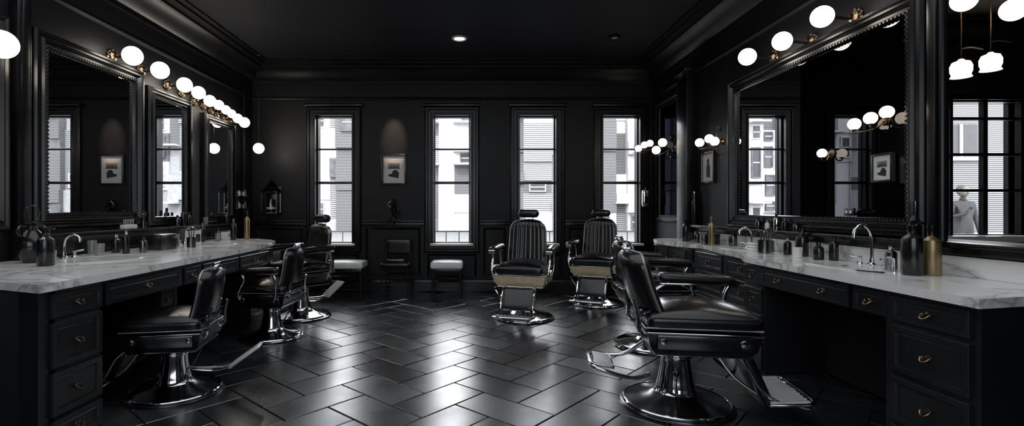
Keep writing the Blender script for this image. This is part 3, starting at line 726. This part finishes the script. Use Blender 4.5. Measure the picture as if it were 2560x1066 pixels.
for k, yy in enumerate((4.15, 4.3, 4.42, 4.55, 4.7)): bottle(2.69, yy, .08+.03*(k % 3), .022, [STEEL, BLK, CHROME, WHITE][k % 4], [BLK, CHROME][k % 2], ZL)
b = B('folded_towel_stack')
for k in range(3): b.cushion((0,0,.012+k*.024), (.12,.14,.024), .011, WHITE, n=5)
b.done(loc=(2.58, 4.53, ZT))
b = B('straight_razor'); b.box((0,0,.005), (.012,.14,.008), BLK, bev=.003); b.box((0.008,.05,.006), (.016,.07,.002), CHROME); b.done(loc=(2.35, 2.95, ZT), rz=.5)
b = B('rail_bracket'); b.box((0,0,0), (.22,.14,.012), TRIM, bev=.003); b.tube([(0,.06,-.08),(0,-.02,-.06),(0,-.05,-.01)], .008, BLK, 8); b.done(loc=(-1.18, YB-.075, 1.097))
b = B('figurine'); b.lathe([(0,0),(.05,0),(.05,.02),(.02,.03),(.035,.12),(.05,.18),(.02,.23),(.035,.27),(.02,.31),(0,.315)], BLK); b.tube([(.04,0,.18),(.08,0,.12),(.05,0,.05)], .012, BLK, 8); b.tube([(-.04,0,.18),(-.09,0,.22),(-.04,0,.28)], .012, STEEL, 8); b.done(loc=(-1.18, YB-.07, 1.104))

# ------------------------------------------------------------------ exterior
b = B('pavement'); b.box((0, 27, -.1), (130, 38, .1), ASPH); b.done()
def facade(x0, x1, Y, zt, k, seed):
    b = B('building_facade'); RR = random.Random(seed); x = x0
    while x < x1:
        w = k*RR.choice([.22, .35, .5, .7, .9]); z = -.05; yo = k*RR.choice([0, 0, .1, .25])
        base = RR.choice([0, 0, 0, 2, 2, 3, 3, 1])
        while z < zt:
            h = k*RR.choice([.4, .6, .9, 1.3]); h = min(h, zt-z+.01); mt = EXT[base] if RR.random() < .65 else RR.choice([EXT[0], EXT[1], EXT[2], EXT[3], EXT[3], EXT[4]])
            dd = k*RR.choice([0, 0, .05, .12]); yf = Y-yo-dd
            b.box((x+w/2, yf+.5*k, z+h/2), (w, 1.*k, h), mt)
            if h > .3*k and w > .45*k and RR.random() < .32:
                m2 = EXT[5] if RR.random() < .5 else EXT[4]
                ww = w*.7; cxx = x+w*.5
                b.box((cxx, yf-.02*k, z+h/2), (ww*.8, .04*k, h*.7), m2)
                b.frame(ww*.84, h*.74, [(0,0),(0,.06*k),(.035*k,.06*k),(.035*k,0)], EXT[0] if RR.random() < .6 else EXT[4], Matrix(((1,0,0,cxx),(0,0,-1,yf),(0,1,0,z+h/2),(0,0,0,1))))
                b.box((cxx, yf-.045*k, z+h*.5), (ww*.8, .03*k, .03*k), EXT[0])
            if RR.random() < .15: b.box((x+w/2, yf-.15*k, z+h), (w+.1, .5*k, .05*k), EXT[0])
            z += h
        x += w
    b.done()
facade(-45, 32, 30., 7.1, 1.9, 33)
b = B('brick_building')
b.box((13.5, 12.6, 1.95), (9, 1.2, 4.0), BRICKS)
for xx in (10.1, 11.7, 13.3):
    b.box((xx, 11.99, 2.9), (.8, .04, .8), EXT[5]); b.box((xx, 11.96, 2.9), (.05, .04, .8), EXT[0]); b.box((xx, 11.96, 2.47), (.95, .1, .08), EXT[0])
b.box((13.5, 11.9, .35), (9, .2, .7), EXT[1])
b.done()
b = B('street_railing')
for k in range(60): b.cyl((-9+k*.3, 0, 0), (-9+k*.3, 0, .80), .012, EXT[5], n=6)
b.box((0,0,.80), (18.2,.04,.03), EXT[5]); b.done(loc=(0, 11.6, -.05))

root = bpy.data.objects.new('pedestrian', None); sc.collection.objects.link(root); root.location = (9.62, 9.8, -.05)
V = []; E = []; RD = []
def nd(p, r, par=None):
    V.append(p); RD.append(r)
    if par is not None: E.append((par, len(V)-1))
    return len(V)-1
pel = nd((0,0,.95), .15); wst = nd((0,0,1.12), .13, pel); ch = nd((0,.01,1.32), .16, wst); nk = nd((0,.01,1.48), .06, ch); nd((0,-.01,1.56), .055, nk)
for s_ in (-1,1):
    hp = nd((s_*.10,0,.88), .10, pel); kn = nd((s_*.12,-.02,.50), .065, hp); an = nd((s_*.13,.02,.10), .045, kn); nd((s_*.14,-.14,.05), .04, an)
    sh = nd((s_*.19,.01,1.42), .065, ch)
    if s_ < 0: el = nd((s_*.27,-.02,1.15), .045, sh); wr = nd((s_*.16,-.22,1.22), .033, el); dr = Vector((.3,-.3,.7))
    else: el = nd((s_*.27,.02,1.14), .045, sh); wr = nd((s_*.26,-.06,.90), .033, el); dr = Vector((0,-.1,-1))
    wp = Vector(V[wr]); dr.normalize(); sd = dr.cross(Vector((0,1,0))).normalized()
    pa = nd(tuple(wp+dr*.07), .028, wr)
    for q in range(4):
        f1 = nd(tuple(wp+dr*(.11)+sd*(.012*(q-1.5)*1.4)), .009, pa); nd(tuple(wp+dr*(.15+.01*(q in (1,2)))+sd*(.02*(q-1.5))+Vector((0,-.012,0))), .008, f1)
    t1 = nd(tuple(wp+dr*.05+sd*.04), .010, pa)
me = bpy.data.meshes.new('body'); me.from_pydata(V, E, []); me.materials.append(CLOTH)
ob = bpy.data.objects.new('body', me); sc.collection.objects.link(ob); ob.parent = root
md = ob.modifiers.new('skin', 'SKIN')
for i, r_ in enumerate(RD): me.skin_vertices[0].data[i].radius = (r_, r_)
me.skin_vertices[0].data[0].use_root = True
sb_ = ob.modifiers.new('sub', 'SUBSURF'); sb_.levels = 2; sb_.render_levels = 2
b = B('head'); b.sphere((0,-.01,1.66), .095, SKIN, 24, 1.25, .82, 1.); b.sphere((0,.012,1.69), .10, HAIR, 24, 1.1, .86, .98); b.sphere((0,-.108,1.64), .016, SKIN, 10, 1.5)
for s_ in (-1,1): b.sphere((s_*.08,0,1.65), .02, SKIN, 10, 1.5, .5); b.sphere((s_*.03,-.093,1.67), .010, HAIR, 8)
b.box((0,-.098,1.605), (.04,.01,.008), HAIR); b.done(parent=root)

# ------------------------------------------------------------------ lighting
w = bpy.data.worlds.new('World'); sc.world = w; w.use_nodes = True
bg = w.node_tree.nodes['Background']; bg.inputs['Color'].default_value = (.92, .96, 1, 1); bg.inputs['Strength'].default_value = 8.
def light(name, typ, loc, d, power, col=(1,1,1), size=None, sy=None, **k):
    l = bpy.data.lights.new(name, typ); l.energy = power; l.color = col
    if size:
        if typ == 'AREA':
            l.size = size
            if sy: l.shape = 'RECTANGLE'; l.size_y = sy
        else: l.shadow_soft_size = size
    for a, v in k.items(): setattr(l, a, v)
    o = bpy.data.objects.new(name, l); sc.collection.objects.link(o); o.location = loc
    o.rotation_euler = Vector(d).to_track_quat('-Z', 'Y').to_euler(); return o
s = light('sun', 'SUN', (0, 0, 20), (.25, .8, -.62), 3.5); s.data.angle = .02
light('front_fill', 'AREA', (-.3, YF+.1, 1.9), (0, 1, -.12), 62, (.90, .95, 1), 4.2, 2.2)  # added fill behind the camera; the front wall has no opening
light('overhead_fill', 'AREA', (-.3, 2.6, 3.40), (0, 0, -1), 66, (.9, .95, 1), 5.2, 3.6, specular_factor=.5)  # added overhead fill, no fixture belongs to it
light('picture_spot', 'SPOT', (-1.19, 6.9, 3.40), (0, .72, -1.06), 260, (1, .75, .55), .02, spot_size=.36, spot_blend=1.)

# ------------------------------------------------------------------ camera
cam = bpy.data.cameras.new('camera'); co = bpy.data.objects.new('camera', cam); sc.collection.objects.link(co)
co.location = (0, 0, 1.25); co.rotation_euler = (pi/2, 0, 0)
cam.sensor_width = 36; cam.lens = 36*1250/2560; cam.shift_x = 100/2560; cam.shift_y = -8/2560
cam.clip_start = .02
sc.camera = co
sc.view_settings.view_transform = 'Standard'
